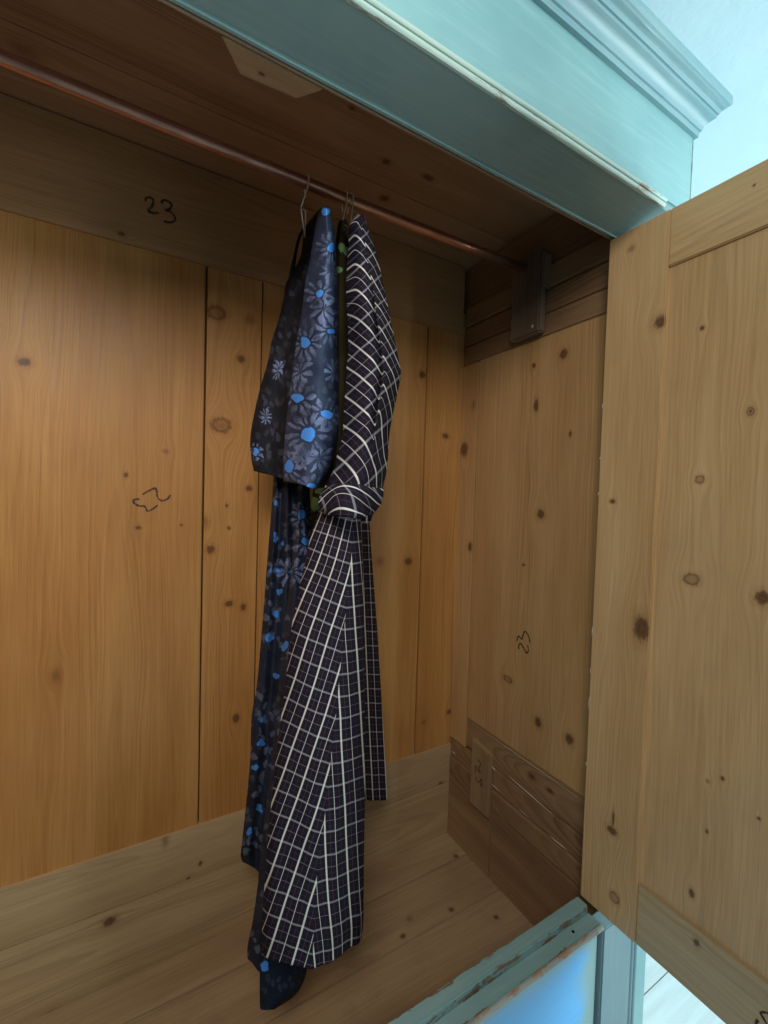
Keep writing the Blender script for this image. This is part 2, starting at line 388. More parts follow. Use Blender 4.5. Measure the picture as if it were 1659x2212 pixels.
board('side_rail', (XW-0.004, XW+0.02), (0.60, D-0.008), (0.4450, 0.5030), RG[1], ward, g=1, bev=0.003, cuts=8, wob=0.001)
board('side_rail', (XW-0.001, XW+0.02), (0.60, D-0.008), (0.5060, 0.5665), RG[1], ward, g=1, bev=0.002, cuts=8, wob=0.001)
board('side_rail', (XW-0.005, XW+0.02), (0.60, D-0.008), (0.5705, 0.6300), RG[2], ward, g=1, bev=0.003, cuts=8, wob=0.001)
board('side_rail', (XW+0.008, XW+0.0203), (0.60, D+0.02), (0.6302, ZC), RG[2], ward, g=1)
board('side_board', (XW+0.0205, XO), (Y1+0.012, D+0.03), (-1.30, ZC+0.02), T_OUT, ward)
board('side_board', (XL-0.06, XL), (Y1+0.012, D+0.03), (-1.30, ZC+0.02), M0, ward)

SPL = wood('fresh_splinter_pine', light=(0.62, 0.50, 0.34), dark=(0.50, 0.38, 0.24), late=(0.3, 0.2, 0.1), seed=39)
for nm, x0, y0, x1, y1, r0, dx in (('splinter', 1187, 1806, 1224, 1836, 0.0017, 0.0045), ('splinter', 1060, 1692, 1079, 1709, 0.0012, 0.004), ('splinter', 1120, 1748, 1140, 1765, 0.0009, 0.004),
                          ('splinter', 1098, 1676, 1192, 1758, 0.0016, 0.0015), ('splinter', 976, 1622, 984, 1629, 0.0014, 0.003), ('splinter', 1059, 1652, 1070, 1664, 0.002, 0.002), ('splinter', 1020, 1562, 1248, 1722, 0.0008, 0.001)):
    a_, b_ = on(x0, y0, 0, XW-dx), on(x1, y1, 0, XW-dx)
    pts = [a_.lerp(b_, i/14)+Vector((0, 0, 0.0012*mnoise.noise(Vector((i*0.6, x0*0.1, 0))))) for i in range(15)]
    tube(nm, pts, [r0*(0.25+0.9*math.sin(math.pi*(i+0.5)/15)) for i in range(15)], SPL, ward, 6)
# --- rail bracket and copper rail
BR = wood('bracket_dark_wood', light=(0.200, 0.135, 0.090), dark=(0.145, 0.095, 0.062), late=(0.09, 0.055, 0.035), u0=0.8, seed=33, late_amt=0.5, rough=0.75, spec=0.1)
brk = board('rail_bracket', (0.924, XW-0.006), (0.812, 0.915), (0.452, 0.672), BR, ward, bev=0.004)
board('bracket_cheek', (0.9225, 0.9550), (0.803, 0.8115), (0.565, 0.655), BR, brk, bev=0.003)
k = NT('pale_wood_chip'); SCREW = k.finish((0.42, 0.32, 0.20), 0.8, None, 0.2)
tube('wood_plug', [(0.9245, 0.834, 0.470), (0.9222, 0.834, 0.470)], 0.0048, SCREW, brk, 12)
k = NT('copper_pipe')
tc = k.new('ShaderNodeTexCoord').outputs['Object']
cn = k.noise(k.vm('MULTIPLY', tc, (3, 30, 30)), 3.0, 4.0, 0.6)
COPPER = k.finish(k.mix(k.mr(cn, 0.3, 0.75), (0.58, 0.30, 0.21), (0.30, 0.145, 0.10)), k.mr(cn, 0.3, 0.8, 0.30, 0.46), k.bump(cn, 0.1, 0.001), 0.5, Metallic=0.85)
ZR, YR = 0.6345, 0.870
tube('hanging_rail', [(XL+0.001, YR, ZR+0.002), (-0.2, YR, ZR-0.001), (0.1, YR, ZR-0.004), (0.4, YR, ZR-0.004), (0.7, YR, ZR), (0.9238, YR, ZR+0.004)], 0.0112, COPPER, ward, 24)

# --- cornice: underside, frieze, beads and crown
und = bmesh.new()
prof = [(Y1-0.016, 0.5890), (Y2+0.003, 0.6020), (Y2+0.003, 0.6260), (Y1-0.016, 0.6260)]
a = [und.verts.new((XL-0.08, y, z)) for y, z in prof]; b = [und.verts.new((XO-0.004, y, z)) for y, z in prof]
for i in range(4): und.faces.new((a[i], a[(i+1) % 4], b[(i+1) % 4], b[i]))
und.faces.new(a[::-1]); und.faces.new(b); bmesh.ops.recalc_face_normals(und, faces=und.faces)
bm_obj('cornice_soffit', und, T_UNDER, ward)
board('cornice_lip', (XL-0.07, XO-0.008), (Y1-0.0155, Y1-0.0045), (0.5860, 0.630), T_LIP, ward, g=0, bev=0.0035, cuts=24, wob=0.0012)
LIPW = wood('raw_edge_pine', light=(0.42, 0.34, 0.25), dark=(0.30, 0.22, 0.15), late=(0.2, 0.13, 0.08), u0=0.6, seed=35, late_amt=0.4, rough=0.6)
board('cornice_back_edge', (XL-0.05, XO-0.012), (Y1-0.0042, Y1+0.004), (0.5885, 0.78), LIPW, ward, g=0, bev=0.002)
board('frieze', (XL-0.08, XO), (Y2, Y2+0.0028), (0.6200, 0.80), T_FRIEZE, ward, g=0, bev=0.0)
board('frieze_return', (XO-0.003, XO), (Y2+0.003, D+0.03), (0.6200, 0.80), T_OUT, ward, g=1, bev=0.0)
board('frieze_end_joint', (XO-0.0005, XO+0.0012), (Y2-0.0008, Y2+0.020), (0.622, 0.788), paint('chipped_joint_paint', base=(0.40, 0.58, 0.56), wear=0.20, streak=(30, 30, 1), seed=12), ward, bev=0.0006, cuts=24, wob=0.0016)
def moulding(name, prof, x_end, y_front, mat, xl=XL-0.08, ret=True):
    bm = bmesh.new(); R = []
    nst = 40
    for i in range(nst+1):
        t = i/nst
        R.append([bm.verts.new((xl + (x_end+(p if ret else 0)-xl)*t, y_front-p + 0.0006*mnoise.noise(Vector((t*30, p*80, 0))), z+0.0006*mnoise.noise(Vector((t*25, 3, p*60))))) for p, z in prof])
    if ret: R.append([bm.verts.new((x_end+p, D+0.03, z)) for p, z in prof])
    n = len(prof)
    for i in range(len(R)-1):
        for j in range(n-1):
            bm.faces.new((R[i][j], R[i+1][j], R[i+1][j+1], R[i][j+1]))
    bm.faces.new([R[0][j] for j in range(n)][::-1])
    if not ret: bm.faces.new([R[-1][j] for j in range(n)])
    bmesh.ops.recalc_face_normals(bm, faces=bm.faces)
    o = bm_obj(name, bm, mat, ward, True)
    md = o.modifiers.new('edge', 'EDGE_SPLIT'); md.split_angle = math.radians(32)
    return o
moulding('crown_moulding', [(0, .779), (.0075, .779), (.0085, .7895), (.0115, .7905), (.0125, .7935), (.0140, .799), (.0185, .806), (.0240, .8105), (.0290, .8125),
         (.0300, .8135), (.0300, .8185), (.0330, .8190), (.0342, .8215), (.0352, .8265), (.0385, .8290), (.0425, .8300), (.0440, .8315), (.0475, .8335), (.0490, .8375), (.0490, .8500), (.0470, .8550), (0, .8580)], XO, Y2, T_CROWN)
def halfround(z, r): return [(-0.001, z-r), (r*0.5, z-r*0.87), (r*0.87, z-r*0.5), (r, z), (r*0.87, z+r*0.5), (r*0.5, z+r*0.87), (-0.001, z+r)]
moulding('cornice_bead', halfround(0.6065, 0.0052), 0.925, Y2+0.0015, T_BEAD, ret=False)
moulding('cornice_bead', halfround(0.6175, 0.0042), 0.930, Y2+0.0005, T_BEAD, ret=False)
board('cornice_top', (XL-0.08, XO-0.001), (Y2+0.004, D+0.03), (0.79, 0.80), T_OUT, ward, g=0, bev=0)

# --- glue block behind the cornice
gb = bmesh.new()
q = [(0.094, 0.6175), (0.236, 0.6175), (0.207, 0.652), (0.126, 0.658)]
a = [gb.verts.new((x, y, 0.5870)) for x, y in q]; b = [gb.verts.new((x, y, 0.612)) for x, y in q]
for i in range(4): gb.faces.new((a[i], a[(i+1) % 4], b[(i+1) % 4], b[i]))
gb.faces.new(a[::-1]); gb.faces.new(b); bmesh.ops.recalc_face_normals(gb, faces=gb.faces)
bmesh.ops.bevel(gb, geom=gb.edges[:], offset=0.002, segments=2, affect='EDGES'); gb.normal_update(); grain_uv(gb, 0)
bm_obj('glue_block', gb, wood('glue_block_pine', light=(0.40, 0.25, 0.135), dark=(0.31, 0.18, 0.095), late=(0.2, 0.12, 0.06), u0=0.63, seed=37, knots=[(0.640, 0.152, 0.003, 0.005, 0)]), ward)

# --- base: stepped rail, bead, drawer front and corner post
basep = empty('wardrobe_base_anchor', (0, 0.6, 0)); bpy.data.objects.remove(basep)
board('base_rail', (XL-0.06, XD-0.004), (0.586, 0.6140), (-1.12, -0.9060), T_BASE, ward, g=0, bev=0.003, cuts=40, wob=0.0014)
board('base_ledge', (XL-0.06, XD-0.004), (0.5555, 0.5855), (-0.9325, -0.9215), T_BASE, ward, g=0, bev=0.002, cuts=20, wob=0.0006)
tube('base_bead', [(XL-0.06+(XD-0.004-XL+0.06)*i/60, 0.5530+0.0006*mnoise.noise(Vector((i*0.9, 0, 0))), -0.9275+0.0008*mnoise.noise(Vector((i*0.7, 5, 0)))) for i in range(61)], 0.0058, T_BARE, ward, 12)
k = NT('drawer_paint_sky_reflection')
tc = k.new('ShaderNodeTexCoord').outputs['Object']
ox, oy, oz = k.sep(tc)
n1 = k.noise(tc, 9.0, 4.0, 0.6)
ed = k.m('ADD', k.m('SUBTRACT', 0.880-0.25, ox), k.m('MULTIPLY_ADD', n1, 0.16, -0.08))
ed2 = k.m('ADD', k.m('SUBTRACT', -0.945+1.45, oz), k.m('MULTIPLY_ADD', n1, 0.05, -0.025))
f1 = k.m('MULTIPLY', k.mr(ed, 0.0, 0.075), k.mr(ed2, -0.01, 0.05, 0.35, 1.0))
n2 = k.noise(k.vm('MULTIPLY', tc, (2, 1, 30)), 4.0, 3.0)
colb = k.mix(f1, (0.24, 0.40, 0.40), k.mix(n2, (0.070, 0.42, 0.88), (0.11, 0.50, 0.95)))  # blue sky reflection painted into the colour, fading to teal at the edges
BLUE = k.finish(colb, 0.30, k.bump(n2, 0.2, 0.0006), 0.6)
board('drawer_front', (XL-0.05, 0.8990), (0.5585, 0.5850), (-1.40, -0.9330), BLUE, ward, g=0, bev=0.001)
post = board('base_post', (0.9060, 1.0180), (0.5480, 0.5850), (-1.40, -0.9320), T_POST, ward, bev=0.003)
for xx in (1.0205, 1.0340):
    tube('post_reed', [(xx, 0.5520, -1.40), (xx, 0.5520, -0.95)], 0.0068, T_POST, post, 12)
board('post_return', (1.0420, 1.0900), (0.5520, 0.60), (-1.40, -0.950), T_OUT, post, bev=0.002)
board('base_side', (1.0600, 1.0890), (0.6005, D+0.03), (-1.40, -1.02), T_OUT, ward, g=1)
board('base_cap', (XW+0.021, 1.0900), (0.6145, D+0.03), (-1.02, -1.00), T_OUT, ward, g=1)
board('base_foot', (1.03, 1.085), (0.556, 0.61), (-1.45, -1.401), T_OUT, ward)
board('base_foot', (XL-0.05, XL+0.0), (0.56, 0.61), (-1.45, -1.401), T_OUT, ward)
board('base_foot', (1.03, 1.085), (D-0.05, D+0.02), (-1.45, -1.401), T_OUT, ward)
board('base_foot', (XL-0.05, XL+0.0), (D-0.05, D+0.02), (-1.45, -1.401), T_OUT, ward)
# lock hole bored in the ledge
k = NT('dark_hole'); HOLE = k.finish((0.006, 0.006, 0.007), 0.9, None, 0.1)
p = on(1238, 2013, 2, -0.9218)
tube('bolt_hole', [(p.x, p.y, -0.9220), (p.x, p.y, -0.9208)], 0.0032, HOLE, ward, 14)

# --- door, swung out square to the front
dk = dict(ax=0, val=XD)
DS = wood('door_stile_pine', **DOOR, knots=[kb(1427, 695, 14, 14, **dk), kb(1364, 537, 6, 6, 2, **dk), kb(1323, 1083, 6, 5, **dk), kb(1386, 1357, 17, 28, **dk), kb(1322, 1794, 9, 9, **dk), kb(1325, 1768, 2, 17, **dk),
          kb(1327, 1939, 7, 10, 1, **dk)], u0=0.57, d0=0.02, slope=0.02, freq=150, seed=41, late_amt=0.34)
DP = wood('door_panel_pine', **DOOR, knots=[kb(1513, 707, 5, 5, **dk), kb(1618, 887, 8, 8, 1, **dk), kb(1618, 887, 4, 4, 0, **dk), kb(1508, 1035, 9, 8, 1, **dk), kb(1490, 1252, 15, 11, 1, **dk), kb(1643, 1292, 17, 15, **dk),
          kb(1557, 1684, 4, 5, **dk), kb(1523, 1799, 3, 5, **dk), kb(1635, 1771, 4, 4, **dk), kb(1490, 1933, 5, 10, **dk), kb(1525, 1690, 4, 4, 2, **dk)], u0=0.40, d0=0.02, slope=0.015, freq=120, seed=42, late_amt=0.3)
DT = wood('door_top_rail_pine', **DOOR, knots=[kb(1629, 400, 3, 3, 0, 0, XD, 1)], u0=0.46, d0=0.02, slope=0.05, freq=120, seed=43, late_amt=0.3)
DB = wood('door_bottom_rail_pine', light=(0.56, 0.395, 0.20), dark=(0.46, 0.30, 0.14), late=(0.26, 0.15, 0.07), knots=[kb(1504, 2037, 5, 8, 0, 0, XD, 1)], u0=-0.90, d0=0.02, slope=0.04, freq=110, seed=44, late_amt=0.4, rough=0.55)
door = board('door', (XD+0.0065, XD+0.018), (0.02, 0.490), (-0.79, 0.485), DP, ward)
def stile_shape(c):
    if c.z < 0: c.y -= 0.0
board('door_stile', (XD, XD+0.0235), (0.4845, 0.6110), (-0.9045, 0.5830), DS, door, bev=0.002, cuts=30, wob=0.0004)
board('door_stile', (XD, XD+0.0235), (-0.07, 0.05), (-0.9045, 0.5830), DS, door, bev=0.002)
board('door_rail', (XD+0.0004, XD+0.0232), (0.0505, 0.4843), (0.4710, 0.5825), DT, door, g=1, bev=0.002)
drb = board('door_rail', (XD+0.0004, XD+0.0232), (0.0505, 0.4843), (-0.9040, -0.7745), DB, door, g=1, bev=0.003, cuts=20, wob=0.0012)
board('door_face', (XD+0.0240, XD+0.030), (-0.07, 0.6110), (-0.9045, 0.5830), T_OUT, door, bev=0.001)
FLECK = paint('fleck_of_pale_paint', base=(0.75, 0.80, 0.74))
for z_, l_ in ((0.215, 0.010), (0.10, 0.006), (-0.30, 0.022), (-0.385, 0.012), (-0.47, 0.030), (-0.60, 0.010), (0.02, 0.008)):
    tube('paint_fleck', [(XD+0.0006, 0.6104, z_), (XD+0.0004, 0.6108, z_+l_*0.5), (XD+0.0006, 0.6104, z_+l_)], [0.0003, 0.0007, 0.0003], FLECK, door, 6)
# --- handwritten numbers
def ink(name, a, b):
    k = NT(name); tc = k.new('ShaderNodeTexCoord').outputs['Object']
    f = k.m('ADD', k.m('MULTIPLY', k.noise(k.vm('MULTIPLY', tc, (1, 1, 0.3)), 900, 2), 0.6), k.m('MULTIPLY', k.noise(tc, 130, 3), 0.5))
    return k.finish(k.mix(k.mr(f, 0.42, 0.70), a, b), 0.75, None, 0.15)
INK = ink('marker_ink', (0.020, 0.012, 0.010), (0.13, 0.070, 0.040)); INK2 = ink('faded_marker_ink', (0.060, 0.032, 0.025), (0.17, 0.090, 0.048))
def strokes(name, lines, ax, val, width, mat, parent, lift=-0.0006):
    bm = bmesh.new()
    for ln in lines:
        P = [on(x, y, ax, val) for x, y in ln]
        Q = []
        for i in range(len(P)-1):
            p0 = P[max(i-1, 0)]; p1 = P[i]; p2 = P[i+1]; p3 = P[min(i+2, len(P)-1)]
            for s in range(6):
                t = s/6
                Q.append(0.5*((2*p1)+(-p0+p2)*t+(2*p0-5*p1+4*p2-p3)*t*t+(-p0+3*p1-3*p2+p3)*t**3))
        Q.append(P[-1])
        nrm = Vector((0, 0, 0)); nrm[ax] = 1
        L = []; 
        for i, q_ in enumerate(Q):
            t = (Q[min(i+1, len(Q)-1)]-Q[max(i-1, 0)]).normalized()
            sd = t.cross(nrm).normalized()
            wd = width*(0.8+0.35*mnoise.noise(q_*170))*(0.55 if i in (0, len(Q)-1) else 1)
            q2 = q_.copy(); q2[ax] = val+lift
            L.append((bm.verts.new(q2+sd*wd), bm.verts.new(q2-sd*wd)))
        for i in range(len(L)-1):
            bm.faces.new((L[i][0], L[i][1], L[i+1][1], L[i+1][0]))
    ext = bmesh.ops.extrude_face_region(bm, geom=bm.faces[:])
    for v in [g for g in ext['geom'] if isinstance(g, bmesh.types.BMVert)]: v.co[ax] -= lift*0.9
    bmesh.ops.recalc_face_normals(bm, faces=bm.faces)
    return bm_obj(name, bm, mat, parent)
def cv(ox, oy, s, pts): return [(ox+s*x, oy+s*y) for x, y in pts]
# crop scale factors turn the enlargements the numbers were traced from back into the tracing frame
S4 = 200/1659/1.82278
two_a = [(375, 360), (350, 290), (390, 245), (480, 225), (570, 260), (610, 340), (590, 470), (520, 570), (440, 650), (520, 710), (640, 745), (800, 730)]
three_a = [(920, 440), (880, 370), (950, 320), (1060, 340), (1170, 410), (1210, 510), (1150, 600), (1010, 655), (1120, 670), (1240, 760), (1320, 890), (1300, 990), (1180, 1045), (1050, 1035), (950, 1000)]
strokes('marker_number', [cv(530/1.82278, 750/1.82278, S4, two_a), cv(530/1.82278, 750/1.82278, S4, three_a)], 1, D-0.008, 0.0030, INK, rail_top)
two_b = [(510, 470), (640, 390), (800, 310), (925, 270), (970, 370), (985, 520), (1040, 620), (1150, 675), (1260, 650), (1360, 580), (1415, 480)]
three_b = [(410, 630), (290, 625), (215, 670), (230, 750), (320, 815), (440, 850), (560, 850), (620, 920), (660, 1010), (760, 985), (880, 920), (1000, 820)]
bp = [o for o in ward.children if o.name.startswith('back_plank')][1]
strokes('marker_number', [cv(500/1.82278, 1890/1.82278, S4, two_b), cv(500/1.82278, 1890/1.82278, S4, three_b)], 1, D, 0.0027, INK2, bp)
S5 = 120/1659/1.82278
two_c = [(625, 1600), (575, 1480), (620, 1350), (690, 1290), (770, 1390), (900, 1610), (1010, 1800), (1100, 1740), (1110, 1580), (1080, 1380)]
three_c = [(500, 1190), (510, 1060), (580, 900), (640, 930), (770, 1070), (810, 900), (870, 720), (940, 640), (1050, 740), (1150, 960), (1210, 1250)]
strokes('marker_number', [cv(2000/1.82278, 2440/1.82278, S5, two_c), cv(2000/1.82278, 2440/1.82278, S5, three_c)], 0, XW, 0.0023, INK, side_panel)
S6 = 140/1290/1.82278
strokes('marker_number', [cv(1830/1.82278, 2880/1.82278, S6, [(480, 1010), (580, 1190), (520, 1330), (570, 1500), (480, 1400), (390, 1240), (385, 1500)]),
                          cv(1830/1.82278, 2880/1.82278, S6, [(400, 1650), (430, 1780), (530, 1840), (600, 1730), (620, 1860), (610, 1980), (560, 1880)])], 0, XW-0.014, 0.0017, INK, batten)
S7 = 124/1659/1.82278
strokes('marker_number', [cv(2900/1.82278, 3900/1.82278, S7, [(1800, 1300), (1600, 1180), (1400, 1140), (1270, 1190), (1350, 1350), (1480, 1560), (1620, 1800), (1760, 2050)]),
                          cv(2900/1.82278, 3900/1.82278, S7, [(1150, 1560), (1060, 1640), (1050, 1800), (1180, 1950), (1350, 2050)])], 0, XD+0.0004, 0.0021, INK, drb)

# ------------------------------------------------------------------ cloth
def crom(p0, p1, p2, p3, t):
    return [0.5*((2*b)+(-a+c)*t+(2*a-5*b+4*c-d)*t*t+(-a+3*b-3*c+d)*t**3) for a, b, c, d in zip(p0, p1, p2, p3)]
def curve(pts, n, ts=None):
    """pts: tuples; resample to n along index (ts = knot parameters)"""
    out = []
    m_ = len(pts)
    for i in range(n):
        x = i/(n-1)*(m_-1); j = min(int(x), m_-2); t = x-j
        out.append(crom(pts[max(j-1, 0)], pts[j], pts[j+1], pts[min(j+2, m_-1)], t))
    return out
BACK = Vector((0.38, 0.925, 0))
def cloth(name, rows, nu, nv, thick, mat, parent, wr=0.003, wf=(18, 5), fat=0.6, seed=0, hem=0.0):
    """rows of traced points (px, py, Y, u, v), top to bottom; front sheet plus a closed back"""
    cols = [curve(r, nu) for r in rows]
    grid = []
    for i in range(nu):
        c = curve([cols[j][i] for j in range(len(cols))], nv)
        grid.append(c)
    F = [[None]*nv for _ in range(nu)]; UV = [[None]*nv for _ in range(nu)]
    for i in range(nu):
        for j in range(nv):
            x, y, Y, u, v = grid[i][j]
            F[i][j] = on(x, y, 1, Y); UV[i][j] = (u, v)
    bm = bmesh.new(); lay = bm.loops.layers.uv.new('UVMap')
    fv = [[None]*nv for _ in range(nu)]; bv = [[None]*nv for _ in range(nu)]
    for j in range(nv):
        for i in range(nu):
            s = i/(nu-1); t = j/(nv-1)
            p = F[i][j]
            edge = math.sin(math.pi*s)
            a = mnoise.noise(Vector((p.x*wf[0]+seed, p.y*2, p.z*wf[1])))+0.5*mnoise.noise(Vector((p.x*wf[0]*2.3, 3+seed, p.z*wf[1]*2.0)))
            q_ = p + BACK*(a*wr*min(1, edge*1.6))
            fv[i][j] = bm.verts.new(q_)
            if 0 < i < nu-1:
                bv[i][j] = bm.verts.new(p + BACK*(thick*edge**fat*(0.35+0.65*min(1, t*6+0.15)) + wr))
            else: bv[i][j] = fv[i][j]
    def face(vs_, uvs):
        if len(set(vs_)) < 3: return
        f = []; g = []
        for v_, u_ in zip(vs_, uvs):
            if v_ not in f: f.append(v_); g.append(u_)
        try: fc = bm.faces.new(f)
        except ValueError: return
        for l, u_ in zip(fc.loops, g): l[lay].uv = u_
    for i in range(nu-1):
        for j in range(nv-1):
            uvs = (UV[i][j], UV[i+1][j], UV[i+1][j+1], UV[i][j+1])
            face((fv[i][j], fv[i+1][j], fv[i+1][j+1], fv[i][j+1]), uvs)
            face((bv[i][j], bv[i][j+1], bv[i+1][j+1], bv[i+1][j]), (uvs[0], uvs[3], uvs[2], uvs[1]))
        for j in (0, nv-1):
            face((fv[i][j], bv[i][j], bv[i+1][j], fv[i+1][j]), (UV[i][j], UV[i][j], UV[i+1][j], UV[i+1][j]))
    bmesh.ops.recalc_face_normals(bm, faces=bm.faces)
    return bm_obj(name, bm, mat, parent, True)
def lerp_list(tab, x):
    if x <= tab[0][0]:
        (a, p), (b, q_) = tab[0], tab[1]
    elif x >= tab[-1][0]:
        (a, p), (b, q_) = tab[-2], tab[-1]
    else:
        for i in range(len(tab)-1):
            if tab[i][0] <= x <= tab[i+1][0]: (a, p), (b, q_) = tab[i], tab[i+1]; break
    return p+(q_-p)*(x-a)/(b-a)

# --- plaid cotton
def plaid(name):
    k = NT(name)
    uv = k.uv(); u, v, _ = k.sep(uv)
    wob = k.noise(k.vm('MULTIPLY', uv, (2, 2, 1)), 3.0, 2.0)
    def line(x, c, wd, soft=0.009):
        d = k.m('ABSOLUTE', k.m('SUBTRACT', k.m('FRACT', k.m('ADD', x, 0.5-c)), 0.5))
        return k.mr(d, wd-soft*0.5, wd+soft, 1.0, 0.0)
    aw, at = line(u, 0.0, 0.037), line(u, 0.5, 0.011)
    af, af2 = line(u, 0.25, 0.006), line(u, 0.75, 0.006)
    bw, bt = line(v, 0.0, 0.040), line(v, 0.5, 0.009)
    bf, bf2 = line(v, 0.25, 0.006), line(v, 0.75, 0.006)
    fibre = k.noise(k.vm('MULTIPLY', uv, (60, 60, 1)), 1.0, 2.0)
    col = k.mix(fibre, (0.012, 0.009, 0.019), (0.030, 0.021, 0.036))
    col = k.mix(k.m('MULTIPLY', k.m('ADD', af, k.m('MULTIPLY', af2, 0.6)), 0.35), col, (0.26, 0.17, 0.13))
    col = k.mix(k.m('MULTIPLY', k.m('ADD', bf, bf2), 0.10), col, (0.30, 0.22, 0.22))
    bb = k.m('MAXIMUM', k.m('MULTIPLY', bw, 0.46), k.m('MULTIPLY', bt, 0.34))
    col = k.mix(bb, col, (0.47, 0.46, 0.48))
    aa = k.m('MAXIMUM', k.m('MULTIPLY', aw, 0.90), k.m('MULTIPLY', at, 0.85))
    col = k.mix(k.m('MULTIPLY', aa, k.mr(fibre, 0.2, 0.8, 0.9, 1.0)), col, k.mix(bb, (0.82, 0.78, 0.68), (0.96, 0.93, 0.84)))
    return k.finish(col, 0.9, k.bump(k.m('ADD', k.m('MULTIPLY', fibre, 0.25), k.m('MULTIPLY', k.noise(k.vm('MULTIPLY', uv, (1.3, 0.9, 1)), 1.0, 3.0, 0.6), 3.0)), 0.5, 0.002), 0.06)
PLAID = plaid('plaid_cotton')
plaid_dress = empty('plaid_dress', (0.38, 0.82, ZF+0.30), 'dark purple plaid dress with cream lines and a rolled sleeve, nearest the bracket', 'dress')

# sleeve, bias cut: cream lines run down to the right, grey ones up to the right
SL = [(462, 772, 784), (486, 755, 793), (518, 753.5, 803), (565, 750, 817), (627, 748, 831), (697, 751, 845), (754, 752.5, 857), (790, 749, 864), (809, 748.5, 866), (844, 746, 860), (898, 742, 848), (942, 739.5, 841),
      (983, 728, 838.5), (1012, 722, 836), (1046, 704, 829), (1080, 692, 820), (1104, 700, 808)]
AL = [(470, -1.6), (569, 0), (620, 1), (676, 2), (736, 3), (793, 4), (856, 5), (918, 6), (985, 7), (1050, 8), (1120, 9)]
BL = [(470, -2.6), (560, -1.0), (625, 0), (683, 1), (741, 2), (814, 3), (879, 4), (953, 5), (1041, 6), (1110, 7)]
GS = [0.0, 16.0, 36.0, 58.0, 30.0, 58.0, 98.0]
SS_ = (0.0, 0.25, 0.5, 0.665, 0.70, 0.85, 1.0)
GT = [24.0, 2.0, 16.0, 40.0, 34.0, 60.0, 98.0]
rows = []
for y, xl, xr in SL:
    r = []
    for i, s in enumerate(SS_):
        x = xl+(xr-xl)*s
        fo = max(0.0, min(1.0, (y-600)/80.0))*max(0.0, min(1.0, (960-y)/60.0))
        Y = (0.745, 0.690, 0.668, 0.676+0.012*fo, 0.678-0.006*fo, 0.697, 0.735)[i]
        sc = (xr-xl)/96.0
        tt = max(0.0, min(1.0, (660-y)/60.0))
        g = GS[i]*(1-tt)+GT[i]*tt
        if i >= 4: g += (1-fo)*(1-tt)*34
        U = lerp_list(AL, y-g*sc)
        V = lerp_list(BL, y+0.92*(x-792))
        yy = y + (0, 3, 5, 5, 5, 3, 0)[i]*(1 if y > 1000 else 0)
        r.append((x, yy, Y, U, V))
    rows.append(r)
cloth('sleeve', rows, 90, 170, 0.085, PLAID, plaid_dress, wr=0.0065, wf=(24, 11), seed=1)
# rolled cuff at the end of the sleeve
CU = [(1052, 704, 828, 0), (1060, 696, 829, 1), (1078, 688, 826, 2), (1096, 689, 818, 3), (1110, 700, 806, 4), (1112, 716, 797, 5)]
rows = []
for y, xl, xr, j in CU:
    r = []
    for i, s in enumerate((0.0, 0.25, 0.5, 0.75, 1.0)):
        x = xl+(xr-xl)*s
        arc = (18, -6, -8, 2, 22)[i]
        bulge = (0, 0.012, 0.016, 0.016, 0.012, 0)[j]
        Y = (0.740, 0.682, 0.660, 0.672, 0.728)[i]-bulge
        r.append((x, y+(0, -9, -8, -1, 4)[i]*(1 if j < 3 else 0)+(0, 6, 8, 6, 0)[i]*(1 if j >= 3 else 0), Y, (y-arc-1068)/34.0, 0.15+(x-762)/66.0+0.25*math.sin(y*0.05)))
    rows.append(r)
cloth('sleeve_cuff', rows, 50, 36, 0.095, PLAID, plaid_dress, wr=0.003, wf=(40, 30), seed=4)
# bodice behind the sleeve
rows = [[(x, y, Y, x/44.0, y/47.0) for x, Y in ((xl, 0.80), (xl+(xr-xl)*0.5, 0.775), (xr, 0.79))] for y, xl, xr in ((476, 758, 776), (560, 757, 806), (720, 757, 836), (850, 752, 848), (980, 744, 830), (1060, 724, 818), (1130, 700, 800))]
cloth('bodice', rows, 24, 60, 0.24, PLAID, plaid_dress, wr=0.004, seed=2)

# flared skirt with a side seam: stripes fan out and meet at the seam
NS = [(1124.8, -1), (1171.8, 0), (1218, 1), (1265.5, 2), (1313, 3), (1360.4, 4), (1409, 5), (1457.6, 6), (1506, 7), (1553.5, 8), (1603, 9), (1650.7, 10), (1700.5, 11), (1751, 12), (1800, 13), (1852, 14), (1907, 15), (1957.8, 16), (2012, 17), (2062, 18), (2110, 19)]
XLs = [(1105, 688), (1129, 681), (1164, 669), (1221, 657.8), (1268, 647), (1316, 637), (1360, 629), (1418, 622), (1460, 619), (1522, 611), (1605, 600), (1687, 591), (1744, 585), (1802, 579), (1877, 574), (1969, 567), (2062, 565)]
XSs = [(1105, 763), (1159, 761), (1215, 758.5), (1268, 752.7), (1326, 747), (1377, 741), (1437, 736), (1476, 732), (1552, 725), (1575, 721.7), (1652, 713), (1751, 703), (1825, 692.8), (1900, 684), (1958, 679), (2041, 676.5), (2094, 674)]
XRs = [(1105, 778), (1152, 781), (1215, 784), (1291, 786), (1384, 787.5), (1522, 788), (1605, 788), (1721, 788.5), (1837, 786.5), (1918, 785.5), (1992, 785), (2030, 781)]
us = lambda y: lerp_list([(1119, -0.46), (1219, 0), (1437, 1), (1652, 2), (1902, 3), (2100, 3.85)], y)
ul = lambda y: lerp_list([(1100, -3.3), (1175, -3.0), (1288, -2.3), (1652, -0.5), (1992, 1.4), (2100, 2.0)], y)
ups = lambda y: -(y-1205)/280.0
upr = lambda y: 0.55-0.0013*(y-1268)
lag = lambda y: lerp_list([(1100, 20), (1200, 38), (1290, 47), (1500, 48), (2062, 50)], y)
